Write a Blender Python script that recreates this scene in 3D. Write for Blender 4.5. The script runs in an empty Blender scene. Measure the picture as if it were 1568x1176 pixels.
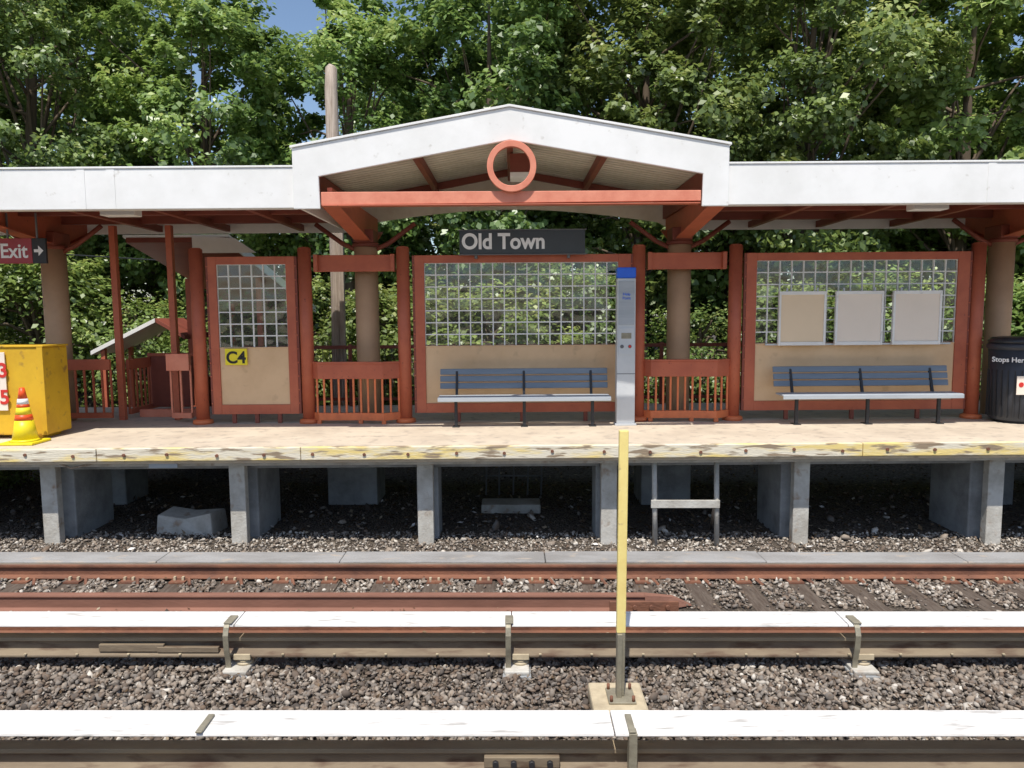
import bpy, math, random
import numpy as np
from mathutils import Vector, Matrix
random.seed(4); rng=np.random.default_rng(7)
sc=bpy.context.scene
COL=sc.collection
sc.view_settings.view_transform='Standard'; sc.view_settings.look='None'; sc.view_settings.exposure=0

# ------------------------------------------------------------ materials
def newmat(name):
    m=bpy.data.materials.new(name); m.use_nodes=True
    nt=m.node_tree; b=nt.nodes['Principled BSDF']
    return m,nt,b
def mat(name,col,rough=.6,metal=0,col2=None,scale=4,amt=.5,bump=.15,bscale=60,stretch=None,lo=.4,hi=.65,spec=.4,col3=None,scale3=30,lo3=.6,hi3=.7):
    m,nt,b=newmat(name); N=nt.nodes; L=nt.links
    tc=N.new('ShaderNodeTexCoord'); mp=N.new('ShaderNodeMapping')
    if stretch: mp.inputs['Scale'].default_value=stretch
    L.new(tc.outputs['Object'],mp.inputs['Vector'])
    b.inputs['Roughness'].default_value=rough; b.inputs['Metallic'].default_value=metal
    b.inputs['Specular IOR Level'].default_value=spec
    c1=(*col,1); c2=(*(col2 if col2 else [c*.72 for c in col]),1)
    n=N.new('ShaderNodeTexNoise'); n.inputs['Scale'].default_value=scale; n.inputs['Detail'].default_value=8; n.inputs['Roughness'].default_value=.65
    L.new(mp.outputs[0],n.inputs['Vector'])
    mr=N.new('ShaderNodeMapRange'); mr.inputs['From Min'].default_value=lo; mr.inputs['From Max'].default_value=hi; mr.inputs['To Max'].default_value=amt
    L.new(n.outputs['Fac'],mr.inputs['Value'])
    mx=N.new('ShaderNodeMix'); mx.data_type='RGBA'; mx.inputs[6].default_value=c1; mx.inputs[7].default_value=c2
    L.new(mr.outputs[0],mx.inputs[0]); out=mx.outputs[2]
    if col3:
        n3=N.new('ShaderNodeTexNoise'); n3.inputs['Scale'].default_value=scale3; n3.inputs['Detail'].default_value=6
        L.new(mp.outputs[0],n3.inputs['Vector'])
        m3=N.new('ShaderNodeMapRange'); m3.inputs['From Min'].default_value=lo3; m3.inputs['From Max'].default_value=hi3
        L.new(n3.outputs['Fac'],m3.inputs['Value'])
        x3=N.new('ShaderNodeMix'); x3.data_type='RGBA'; x3.inputs[7].default_value=(*col3,1)
        L.new(m3.outputs[0],x3.inputs[0]); L.new(out,x3.inputs[6]); out=x3.outputs[2]
    L.new(out,b.inputs['Base Color'])
    if bump:
        nb=N.new('ShaderNodeTexNoise'); nb.inputs['Scale'].default_value=bscale; nb.inputs['Detail'].default_value=5
        L.new(mp.outputs[0],nb.inputs['Vector'])
        bp=N.new('ShaderNodeBump'); bp.inputs['Strength'].default_value=bump; bp.inputs['Distance'].default_value=.02
        L.new(nb.outputs['Fac'],bp.inputs['Height']); L.new(bp.outputs[0],b.inputs['Normal'])
    return m
M={}
M['white']=mat('white_painted_metal',(.86,.85,.83),.45,col2=(.72,.71,.68),scale=1.6,amt=.6,bump=.05,bscale=5,col3=(.52,.49,.44),scale3=9,lo3=.66,hi3=.82)
M['red']=mat('red_orange_paint',(.50,.135,.07),.5,col2=(.36,.085,.048),scale=3,amt=.6,bump=.06,bscale=30,col3=(.24,.07,.045),scale3=22,lo3=.66,hi3=.76)
M['dred']=mat('dark_red_paint',(.25,.068,.045),.55,col2=(.17,.046,.033),scale=3,amt=.6,bump=.06)
M['salmon']=mat('faded_salmon_paint',(.74,.28,.18),.55,col2=(.60,.18,.11),scale=5,amt=.7,bump=.05)
M['orangelit']=mat('sunlit_orange_paint',(.72,.20,.075),.5,col2=(.52,.13,.055),scale=8,amt=.7,bump=.08)  # brighter red paint: sun on feet and low railings put into the colour
M['tan']=mat('tan_board',(.72,.50,.30),.6,col2=(.60,.395,.22),scale=1.6,amt=.7,bump=.04,col3=(.48,.32,.19),scale3=5,lo3=.62,hi3=.8)
M['coltan']=mat('tan_column_paint',(.54,.35,.215),.55,col2=(.44,.28,.17),scale=2,amt=.7,bump=.06,bscale=25)
M['ceil']=mat('corrugated_ceiling',(.78,.72,.62),.6,col2=(.60,.53,.43),scale=3,amt=.6,bump=0)
M['plat']=mat('platform_concrete',(.64,.545,.425),.85,col2=(.51,.425,.33),scale=1.3,amt=.9,bump=.25,bscale=90,col3=(.36,.30,.245),scale3=6,lo3=.55,hi3=.75)
M['conc']=mat('grey_concrete',(.36,.37,.375),.85,col2=(.20,.205,.205),scale=2.5,amt=.9,bump=.3,bscale=40)
M['concl']=mat('light_concrete',(.56,.54,.49),.85,col2=(.38,.35,.30),scale=4,amt=.9,bump=.3,bscale=40,col3=(.30,.20,.13),scale3=6,lo3=.6,hi3=.75)
M['duct']=mat('duct_concrete',(.34,.335,.33),.8,col2=(.23,.22,.21),scale=3,amt=.8,bump=.3,stretch=(.4,1,1),col3=(.42,.36,.30),scale3=8,lo3=.6,hi3=.7)
M['edge']=mat('edge_timber_yellow_paint',(.80,.62,.24),.7,col2=(.74,.67,.53),scale=1.3,amt=1,bump=.35,bscale=25,stretch=(.6,2,4),lo=.44,hi=.54,col3=(.30,.225,.15),scale3=4.5,lo3=.53,hi3=.60)
M['tie']=mat('weathered_tie_wood',(.085,.062,.047),.85,col2=(.16,.13,.105),scale=5,amt=.8,bump=.6,bscale=20,stretch=(6,.8,3))
M['rust']=mat('rusty_steel',(.23,.10,.058),.75,col2=(.13,.06,.04),scale=6,amt=.9,bump=.3,bscale=50,stretch=(.5,1,1))
M['guard']=mat('rusty_guard_rail_steel',(.27,.13,.09),.75,col2=(.18,.085,.058),scale=3,amt=.8,bump=.15,stretch=(.3,1,1))
M['steel']=mat('worn_rail_head',(.50,.43,.36),.4,metal=.6,col2=(.28,.19,.13),scale=5,amt=.7,bump=.1,stretch=(.3,1,1))
M['trail']=mat('third_rail_steel',(.26,.205,.14),.65,metal=.1,col2=(.15,.11,.078),scale=4,amt=.8,bump=.15,stretch=(.3,1,1),col3=(.12,.075,.05),scale3=12,lo3=.52,hi3=.68)
M['thead']=mat('third_rail_head_steel',(.40,.32,.21),.55,metal=.1,col2=(.28,.21,.14),scale=4,amt=.8,bump=.15,stretch=(.3,1,1))
M['cover']=mat('white_cover_board',(.76,.74,.71),.65,col2=(.62,.60,.57),scale=2,amt=.8,bump=.2,bscale=20,stretch=(.5,3,3),col3=(.42,.40,.37),scale3=9,lo3=.58,hi3=.70)
M['brkt']=mat('galvanised_bracket',(.34,.31,.23),.55,metal=.3,col2=(.20,.175,.13),scale=9,amt=.7)
M['insul']=mat('insulator_ceramic',(.56,.47,.32),.5,col2=(.38,.31,.21),scale=9,amt=.8,bump=.1)
M['black']=mat('black_metal',(.03,.03,.033),.5,bump=.05)
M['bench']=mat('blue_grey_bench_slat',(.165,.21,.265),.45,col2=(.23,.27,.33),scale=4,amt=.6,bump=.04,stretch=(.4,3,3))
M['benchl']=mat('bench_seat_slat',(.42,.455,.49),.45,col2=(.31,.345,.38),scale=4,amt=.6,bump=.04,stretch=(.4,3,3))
M['sign']=mat('charcoal_sign_enamel',(.045,.052,.06),.35,bump=0)
M['maroon']=mat('maroon_sign_enamel',(.36,.04,.05),.4,bump=0)
M['txt']=mat('white_lettering',(.86,.86,.86),.5,col2=(.8,.8,.8),bump=0)
M['redtxt']=mat('red_lettering',(.65,.04,.03),.5,bump=0)
M['blktxt']=mat('black_lettering',(.02,.02,.02),.5,bump=0)
M['yel']=mat('yellow_sign',(.88,.74,.03),.5,col2=(.8,.66,.03),bump=0)
M['bin']=mat('mustard_painted_plywood',(.70,.43,.025),.6,col2=(.55,.31,.02),scale=3,amt=.7,bump=.12,bscale=8,col3=(.34,.19,.04),scale3=7,lo3=.60,hi3=.72)
M['coney']=mat('cone_yellow_plastic',(.85,.70,.02),.4,col2=(.75,.55,.03),scale=8,bump=.03)
M['coneo']=mat('cone_orange_plastic',(.85,.10,.02),.4,bump=.03)
M['ypole']=mat('yellow_pole_paint',(.88,.72,.27),.5,col2=(.76,.56,.18),scale=3,amt=.7,bump=.06,col3=(.55,.42,.2),scale3=14,lo3=.64,hi3=.72)
M['grey']=mat('grey_kiosk_steel',(.60,.62,.64),.4,metal=.15,col2=(.50,.53,.56),scale=2,amt=.7,bump=.02)
M['blue']=mat('blue_lens',(.02,.14,.80),.3,bump=0)
M['dgrey']=mat('dark_grey_panel',(.15,.155,.165),.4,bump=0)
M['wood']=mat('weathered_pole_wood',(.46,.38,.31),.85,col2=(.26,.20,.155),scale=4,amt=.9,bump=.5,bscale=20,stretch=(8,8,.5))
M['grid']=mat('glass_block_mortar',(.82,.82,.80),.6,col2=(.70,.70,.68),bump=0)
M['poster']=mat('poster_backing',(.84,.66,.46),.5,col2=(.76,.59,.40),scale=1,bump=0)
M['posterw']=mat('poster_backing_white',(.88,.77,.66),.5,col2=(.8,.69,.58),scale=1,bump=0)
M['bag']=mat('black_bin_liner',(.035,.037,.042),.3,bump=.5,bscale=12)
M['bluebin']=mat('dark_grey_plastic',(.05,.055,.068),.45,bump=.05)
M['paper']=mat('paper_scrap',(.75,.73,.70),.8,bump=0)

def corrug(m,scale,strength,axis='X'):
    nt=m.node_tree; N=nt.nodes; L=nt.links; b=N['Principled BSDF']
    tc=N.new('ShaderNodeTexCoord'); w=N.new('ShaderNodeTexWave'); w.bands_direction=axis; w.inputs['Scale'].default_value=scale
    L.new(tc.outputs['Object'],w.inputs['Vector']); bp=N.new('ShaderNodeBump'); bp.inputs['Strength'].default_value=strength; bp.inputs['Distance'].default_value=.03
    L.new(w.outputs['Fac'],bp.inputs['Height']); L.new(bp.outputs[0],b.inputs['Normal'])
corrug(M['ceil'],2.2,.9,'Y')

def glass():
    m=bpy.data.materials.new('glass_block_glass'); m.use_nodes=True; nt=m.node_tree; N=nt.nodes; L=nt.links
    N.clear(); o=N.new('ShaderNodeOutputMaterial')
    t=N.new('ShaderNodeBsdfTransparent'); t.inputs[0].default_value=(.97,.99,.98,1)
    g=N.new('ShaderNodeBsdfGlossy'); g.inputs['Roughness'].default_value=.04; g.inputs[0].default_value=(.95,.97,1,1)
    tc=N.new('ShaderNodeTexCoord'); n=N.new('ShaderNodeTexNoise'); n.inputs['Scale'].default_value=4; n.inputs['Detail'].default_value=1
    L.new(tc.outputs['Object'],n.inputs['Vector'])
    bp=N.new('ShaderNodeBump'); bp.inputs['Strength'].default_value=.25; bp.inputs['Distance'].default_value=.03
    L.new(n.outputs['Fac'],bp.inputs['Height']); L.new(bp.outputs[0],g.inputs['Normal'])
    c=N.new('ShaderNodeMixShader'); c.inputs[0].default_value=.045; L.new(t.outputs[0],c.inputs[1]); L.new(g.outputs[0],c.inputs[2])
    L.new(c.outputs[0],o.inputs[0]); return m
M['glass']=glass()

def attr_ramp(name,attr,stops,transl=0,objrand=False,gloss=0):
    m=bpy.data.materials.new(name); m.use_nodes=True; nt=m.node_tree; N=nt.nodes; L=nt.links; N.clear()
    mo=N.new('ShaderNodeOutputMaterial'); df=N.new('ShaderNodeBsdfDiffuse')
    a=N.new('ShaderNodeAttribute'); a.attribute_name=attr
    r=N.new('ShaderNodeValToRGB'); el=r.color_ramp.elements
    while len(el)<len(stops): el.new(.5)
    for e,(p,c) in zip(el,stops): e.position=p; e.color=(*c,1)
    L.new(a.outputs['Fac'],r.inputs[0]); out=r.outputs[0]
    if objrand:
        oi=N.new('ShaderNodeObjectInfo'); hs=N.new('ShaderNodeHueSaturation')
        m1=N.new('ShaderNodeMapRange'); m1.inputs['To Min'].default_value=.48; m1.inputs['To Max'].default_value=.51
        L.new(oi.outputs['Random'],m1.inputs['Value']); L.new(m1.outputs[0],hs.inputs['Hue'])
        mm=N.new('ShaderNodeMath'); mm.operation='MULTIPLY'; mm.inputs[1].default_value=7.31
        f_=N.new('ShaderNodeMath'); f_.operation='FRACT'; L.new(oi.outputs['Random'],mm.inputs[0]); L.new(mm.outputs[0],f_.inputs[0])
        m2=N.new('ShaderNodeMapRange'); m2.inputs['To Min'].default_value=.85; m2.inputs['To Max'].default_value=1.3
        L.new(f_.outputs[0],m2.inputs['Value']); L.new(m2.outputs[0],hs.inputs['Value'])
        L.new(out,hs.inputs['Color']); out=hs.outputs[0]
    L.new(out,df.inputs[0]); sh=df.outputs[0]
    if transl:
        t=N.new('ShaderNodeBsdfTranslucent'); hs2=N.new('ShaderNodeHueSaturation'); hs2.inputs['Value'].default_value=1.7; hs2.inputs['Hue'].default_value=.48
        L.new(out,hs2.inputs['Color']); L.new(hs2.outputs[0],t.inputs[0])
        ms=N.new('ShaderNodeMixShader'); ms.inputs[0].default_value=transl
        L.new(sh,ms.inputs[1]); L.new(t.outputs[0],ms.inputs[2]); sh=ms.outputs[0]
    if gloss:
        g=N.new('ShaderNodeBsdfGlossy'); g.inputs['Roughness'].default_value=.42; g.inputs[0].default_value=(1,1,1,1)
        ms=N.new('ShaderNodeMixShader'); ms.inputs[0].default_value=gloss
        L.new(sh,ms.inputs[1]); L.new(g.outputs[0],ms.inputs[2]); sh=ms.outputs[0]
    L.new(sh,mo.inputs[0])
    return m
M['bark']=attr_ramp('bark','tint',[(0,(.13,.10,.075)),(1,(.2,.16,.12))])
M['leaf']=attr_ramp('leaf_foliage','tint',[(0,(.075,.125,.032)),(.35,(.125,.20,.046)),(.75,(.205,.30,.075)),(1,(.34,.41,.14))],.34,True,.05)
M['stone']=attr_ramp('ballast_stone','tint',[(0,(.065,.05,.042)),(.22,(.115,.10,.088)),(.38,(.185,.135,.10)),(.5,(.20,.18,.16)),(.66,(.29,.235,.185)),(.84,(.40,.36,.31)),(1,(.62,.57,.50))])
M['litter']=attr_ramp('leaf_litter','tint',[(0,(.06,.04,.025)),(.6,(.18,.12,.07)),(1,(.4,.33,.24))])

# ------------------------------------------------------------ builders
TILT=Matrix.Rotation(-math.radians(.42),4,'Y')
class G:
    def __init__(s,name,loc=(0,0,0),tilt=False):
        e=bpy.data.objects.new(name,None); e.empty_display_size=.2; COL.objects.link(e)
        T=Matrix.Translation(loc); s.e=e; s.inv=T.inverted()
        e.matrix_world=(TILT@T) if tilt else T
def finish(ob,m,parent,bevel=0,smooth=False):
    if m: ob.data.materials.append(m)
    COL.objects.link(ob)
    if parent:
        ob.parent=parent.e; ob.matrix_parent_inverse=parent.inv
    if smooth:
        for p in ob.data.polygons: p.use_smooth=True
    if bevel:
        b=ob.modifiers.new('bevel','BEVEL'); b.width=bevel; b.segments=2; b.limit_method='ANGLE'
    return ob
def mesh(name,v,f,m,parent=None,bevel=0,smooth=False):
    me=bpy.data.meshes.new(name); me.from_pydata([tuple(p) for p in v],[],f); me.update()
    return finish(bpy.data.objects.new(name,me),m,parent,bevel,smooth)
def boxvf(x0,x1,y0,y1,z0,z1,o=0):
    v=[(x0,y0,z0),(x1,y0,z0),(x1,y1,z0),(x0,y1,z0),(x0,y0,z1),(x1,y0,z1),(x1,y1,z1),(x0,y1,z1)]
    f=[(0,3,2,1),(4,5,6,7),(0,1,5,4),(1,2,6,5),(2,3,7,6),(3,0,4,7)]
    return v,[tuple(i+o for i in q) for q in f]
def box(name,p,x0,x1,y0,y1,z0,z1,m,bevel=.004):
    v,f=boxvf(x0,x1,y0,y1,z0,z1); return mesh(name,v,f,M[m],p,bevel)
def boxes(name,p,lst,m,bevel=0):
    V=[];F=[]
    for b in lst:
        v,f=boxvf(*b,o=len(V)); V+=v;F+=f
    return mesh(name,V,F,M[m],p,bevel)
def tubevf(pts,rad,seg,o=0,cap=True):
    V=[];F=[]
    n=len(pts)
    for i,p in enumerate(pts):
        p=Vector(p); a=Vector(pts[max(i-1,0)]); b=Vector(pts[min(i+1,n-1)]); d=(b-a).normalized()
        u=d.cross(Vector((0,1,0)) if abs(d.y)<.9 else Vector((1,0,0))).normalized(); w=d.cross(u)
        for k in range(seg):
            t=2*math.pi*k/seg; V.append(tuple(p+(u*math.cos(t)+w*math.sin(t))*rad[i]))
    for i in range(n-1):
        for k in range(seg):
            a=o+i*seg+k; b=o+i*seg+(k+1)%seg
            F.append((a,b,b+seg,a+seg))
    if cap:
        F.append(tuple(o+k for k in range(seg))[::-1]); F.append(tuple(o+(n-1)*seg+k for k in range(seg)))
    return V,F
def tube(name,p,pts,rad,m,seg=16,smooth=True):
    if not isinstance(rad,(list,tuple)): rad=[rad]*len(pts)
    v,f=tubevf(pts,rad,seg); ob=mesh(name,v,f,M[m],p)
    if smooth:
        for q in ob.data.polygons: q.use_smooth=len(q.vertices)==4
    return ob
def prismY(name,p,poly,y0,y1,m,bevel=.004):
    n=len(poly); v=[(x,y0,z) for x,z in poly]+[(x,y1,z) for x,z in poly]
    f=[tuple(range(n)),tuple(range(2*n-1,n-1,-1))]+[(i,i+n,(i+1)%n+n,(i+1)%n) for i in range(n)]
    return mesh(name,v,f,M[m],p,bevel)
def prismX(name,p,poly,x0,x1,m,bevel=.003):
    n=len(poly); v=[(x0,y,z) for y,z in poly]+[(x1,y,z) for y,z in poly]
    f=[tuple(range(n)),tuple(range(2*n-1,n-1,-1))]+[(i,i+n,(i+1)%n+n,(i+1)%n) for i in range(n)]
    return mesh(name,v,f,M[m],p,bevel)
def text(name,p,s,x,y,z,size,m,align='LEFT',bold=0.0,sx=1,rot=0):
    c=bpy.data.curves.new(name,'FONT'); c.body=s; c.size=size; c.extrude=.002; c.align_x=align; c.offset=bold
    c.materials.append(M[m]); o=bpy.data.objects.new(name,c); COL.objects.link(o)
    o.matrix_basis=Matrix.Translation((x,y,z))@Matrix.Rotation(rot,4,'Z')@Matrix.Rotation(math.pi/2,4,'X')@Matrix.Diagonal((sx,1,1,1))
    o.parent=p.e; o.matrix_parent_inverse=p.inv; return o
def bigmesh(name,verts,faces,mats,attr=None,matidx=None,link=True,smooth=False):
    me=bpy.data.meshes.new(name); k=faces.shape[1]
    me.vertices.add(len(verts)); me.vertices.foreach_set('co',verts.astype(np.float32).ravel())
    me.loops.add(faces.size); me.loops.foreach_set('vertex_index',faces.astype(np.int32).ravel())
    me.polygons.add(len(faces)); me.polygons.foreach_set('loop_start',np.arange(0,faces.size,k,dtype=np.int32))
    me.polygons.foreach_set('loop_total',np.full(len(faces),k,dtype=np.int32))
    if matidx is not None: me.polygons.foreach_set('material_index',matidx.astype(np.int32))
    me.update(calc_edges=True)
    if attr is not None:
        a=me.attributes.new('tint','FLOAT','POINT'); a.data.foreach_set('value',attr.astype(np.float32))
    for m in mats: me.materials.append(m)
    if link:
        o=bpy.data.objects.new(name,me); COL.objects.link(o); return o
    return me

# ------------------------------------------------------------ ground
def gz(y): 
    t=min(max((y-12.8)/7,0),1); return -1.33+1.6*t*t*(3-2*t)
ys=[-300,-60,-10,0,6,9,12.8]+[12.8+i*.6 for i in range(1,13)]+[24,40,100,400]
xs=[-400,-60,-20,-10,0,10,20,60,400]
V=[(x,y,gz(y)) for y in ys for x in xs]; nx=len(xs)
F=[(j*nx+i,j*nx+i+1,(j+1)*nx+i+1,(j+1)*nx+i) for j in range(len(ys)-1) for i in range(nx-1)]
gm,nt,b=newmat('gravel_and_soil'); N=nt.nodes; L=nt.links
tc=N.new('ShaderNodeTexCoord'); vo=N.new('ShaderNodeTexVoronoi'); vo.inputs['Scale'].default_value=32; L.new(tc.outputs['Object'],vo.inputs['Vector'])
sep=N.new('ShaderNodeSeparateColor'); L.new(vo.outputs['Color'],sep.inputs[0])
rp=N.new('ShaderNodeValToRGB'); rp.color_ramp.elements[0].color=(.045,.034,.026,1); rp.color_ramp.elements[1].color=(.15,.12,.09,1); L.new(sep.outputs[0],rp.inputs[0])
L.new(rp.outputs[0],b.inputs['Base Color']); b.inputs['Roughness'].default_value=.9
bp=N.new('ShaderNodeBump'); bp.inputs['Distance'].default_value=.04; bp.invert=True; L.new(vo.outputs['Distance'],bp.inputs['Height']); L.new(bp.outputs[0],b.inputs['Normal'])
mesh('ground',V,F,gm,smooth=True)

# ballast stones
phi=(1+5**.5)/2
ico=np.array([(-1,phi,0),(1,phi,0),(-1,-phi,0),(1,-phi,0),(0,-1,phi),(0,1,phi),(0,-1,-phi),(0,1,-phi),(phi,0,-1),(phi,0,1),(-phi,0,-1),(-phi,0,1)])/math.sqrt(1+phi*phi)
icf=np.array([(0,11,5),(0,5,1),(0,1,7),(0,7,10),(0,10,11),(1,5,9),(5,11,4),(11,10,2),(10,7,6),(7,1,8),(3,9,4),(3,4,2),(3,2,6),(3,6,8),(3,8,9),(4,9,5),(2,4,11),(6,2,10),(8,6,7),(9,8,1)])
def stones(name,x,y,z,size,tint):
    n=len(x); q=rng.normal(size=(n,4)); q[:,1:3]*=.4; q/=np.linalg.norm(q,axis=1)[:,None]
    a,b_,c,d=q.T
    R=np.stack([1-2*(c*c+d*d),2*(b_*c-a*d),2*(b_*d+a*c),2*(b_*c+a*d),1-2*(b_*b_+d*d),2*(c*d-a*b_),2*(b_*d-a*c),2*(c*d+a*b_),1-2*(b_*b_+c*c)],1).reshape(n,3,3)
    s=size[:,None]*rng.uniform([.9,.6,.35],[1.5,1.05,.7],size=(n,3))
    v=ico[None]*(1+rng.uniform(-.28,.28,size=(n,12,1)))*s[:,None,:]
    v=np.einsum('nij,nkj->nki',R,v)+np.stack([x,y,z],1)[:,None,:]
    f=icf[None]+np.arange(n)[:,None,None]*12
    tv=np.clip(np.repeat(tint,12)+rng.normal(0,.05,n*12),0,1)
    return bigmesh(name,v.reshape(-1,3),f.reshape(-1,3),[M['stone']],tv)
TS=.56
X=[];Y=[];S_=[];T=[];Z=[]
def add(n,y0,y1,x0,x1,s0,s1,tm,ts,z0,z1):
    y=rng.uniform(y0,y1,n); x=rng.uniform(x0,x1,n)
    k=np.ones(n,bool)
    tie=(np.abs((x/TS)%1-.5)<.19)&(((y>5.95)&(y<8.4))|((y>1.6)&(y<4.1)))
    k&=~(tie&(rng.random(n)>.05)); k&=~((y>8.17)&(y<8.58)); 
    for ry in (7.9,7.02,6.46,3.6): k&=~(np.abs(y-ry)<.06)
    x=x[k];y=y[k];n=len(x)
    X.append(x);Y.append(y);S_.append(s0+(s1-s0)*rng.random(n)**1.8);T.append(np.clip(rng.normal(tm,ts,n)+.07*np.sin(x*1.3+y*2)+.04*np.sin(x*3.1-y*4),0,1));Z.append(rng.uniform(z0,z1,n))
add(36000,4.1,6.2,-6.6,6.6,.011,.034,.50,.17,-1.325,-1.292)
add(5000,2.4,4.1,-5,5,.02,.034,.42,.15,-1.325,-1.29)
add(24000,6.2,8.2,-8,8,.013,.033,.57,.19,-1.325,-1.30)
add(12000,8.56,9.6,-9,9,.009,.028,.68,.19,-1.33,-1.30)
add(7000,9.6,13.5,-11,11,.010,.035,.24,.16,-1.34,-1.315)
add(150,8.7,11.5,-9,9,.035,.075,.62,.2,-1.33,-1.28)
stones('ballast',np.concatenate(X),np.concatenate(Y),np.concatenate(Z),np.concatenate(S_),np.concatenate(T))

def scatter_quads(name,n,x,y,z,size,matl,tint,flat=.35):
    nrm=rng.normal(size=(n,3))*flat+np.array([0,0,1]); nrm/=np.linalg.norm(nrm,axis=1)[:,None]
    t=rng.normal(size=(n,3)); t-=nrm*np.sum(t*nrm,1)[:,None]; t/=np.linalg.norm(t,axis=1)[:,None]; bt=np.cross(nrm,t)
    c=np.stack([x,y,z],1); s=size[:,None]
    v=np.stack([c-t*s,c-bt*s*.5,c+t*s,c+bt*s*.55],1)
    f=np.arange(n*4).reshape(n,4)
    return bigmesh(name,v.reshape(-1,3),f,[matl],np.repeat(tint,4))
n=12000; yy=rng.uniform(9.3,20,n); xx=rng.uniform(-16,16,n)
scatter_quads('leaf_litter',n,xx,yy,np.array([gz(a) for a in yy])+rng.uniform(.005,.05,n),rng.uniform(.02,.055,n),M['litter'],rng.random(n)**1.7)
n=1100; scatter_quads('dry_leaves',n,rng.uniform(-7,7,n),rng.uniform(4.2,8.1,n),rng.uniform(-1.285,-1.265,n),rng.uniform(.010,.025,n),M['litter'],rng.random(n))
n=120; scatter_quads('paper_litter',n,rng.uniform(-9,9,n),rng.uniform(8.7,12,n),rng.uniform(-1.29,-1.27,n),rng.uniform(.02,.055,n),M['paper'],rng.random(n))

# ------------------------------------------------------------ tracks
def railpoly(y,zt,h=.15,k=1):
    z0=zt-h; return [(y-.07*k,z0),(y+.07*k,z0),(y+.07*k,z0+.012),(y+.012,z0+.03),(y+.010,zt-.04),(y+.036,zt-.03),(y+.036,zt-.006),(y+.028,zt),(y-.028,zt),(y-.036,zt-.006),(y-.036,zt-.03),(y-.010,zt-.04),(y-.012,z0+.03),(y-.07*k,z0+.012)]
XR=22
def track(yc,zt):
    g=G('railway_track',(0,yc,zt))
    for i,yo in enumerate((-.7175,.7175)):
        prismX('running_rail_%d'%i,g,railpoly(yc+yo,zt),-XR,XR,'rust',.002)
        box('rail_head_%d'%i,g,-XR,XR,yc+yo-.024,yc+yo+.024,zt,zt+.003,'steel',0)
    tl=[];pl=[];sp=[]
    nt_=int(XR/TS)
    for i in range(-nt_,nt_):
        x=(i+.5)*TS+random.uniform(-.025,.025); w=.105+random.uniform(-.012,.012)
        tl.append((x-w,x+w,yc-1.28+random.uniform(-.05,.05),yc+1.25+random.uniform(-.05,.05),-1.45,zt-.168+random.uniform(-.008,.003)))
        for yo in (-.7175,.7175):
            pl.append((x-.085,x+.085,yc+yo-.16,yc+yo+.16,zt-.170,zt-.152))
            for sx in (-.045,.045):
                for sy in (-.085,.085):
                    h=random.uniform(-.130,-.112); sp.append((x+sx-.012,x+sx+.012,yc+yo+sy-.016,yc+yo+sy+.016,zt-.153,zt+h))
    boxes('ties',g,tl,'tie',.006); boxes('tie_plates',g,pl,'rust'); boxes('spikes',g,sp,'insul')
    V=[];F=[]
    for i in range(-nt_,nt_):
        x=(i+.5)*TS+.13; v,f=tubevf([(x,yc+.60,zt-.13),(x+.05,yc+.50,zt-.165)],[.02,.016],6,len(V)); V+=v;F+=f
    mesh('rail_anchors',V,F,M['rust'],g)
    return g
tg=track(7.185,-1.15)
track(2.88,-1.15)
gg=G('guard_rail',(-6,7.02,-1.15))
def gpoly(y,zt): z0=zt-.165; return [(y-.075,z0),(y+.07,z0),(y+.07,z0+.02),(y+.02,z0+.035),(y+.02,zt-.03),(y+.035,zt-.02),(y+.035,zt),(y-.04,zt),(y-.045,zt-.02),(y-.03,zt-.035),(y-.03,z0+.035),(y-.075,z0+.02)]
prismX('guard_rail_bar',gg,gpoly(7.02,-1.145),-XR,1.30,'guard')
mesh('tapered_nose',[(1.30,6.945,-1.31),(1.30,7.09,-1.31),(1.30,7.06,-1.145),(1.30,6.98,-1.145),(1.80,7.12,-1.31),(1.80,7.18,-1.31),(1.6,7.13,-1.2),(1.6,7.09,-1.2)],[(0,1,2,3),(7,6,5,4),(0,4,5,1),(3,2,6,7),(0,3,7,4),(1,5,6,2)],M['guard'],gg,.006)
boxes('splice_plate',gg,[(.95,1.62,6.925,6.955,-1.29,-1.19)],'rust',.004)
for i in range(4):
    tube('splice_bolt_%d'%i,gg,[(1.03+i*.16,6.93,-1.24),(1.03+i*.16,6.895,-1.24)],.022,'rust',6)

dg=G('cable_duct',(0,8.38,-1.22))
dl=[]
x=-XR
while x<XR:
    l=random.uniform(1.8,2.6); dl.append((x,x+l-.008,8.2+random.uniform(-.01,.01),8.55+random.uniform(-.01,.01),-1.4,-1.225+random.uniform(-.005,.005))); x+=l
boxes('duct_covers',dg,dl,'duct',.012)

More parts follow.
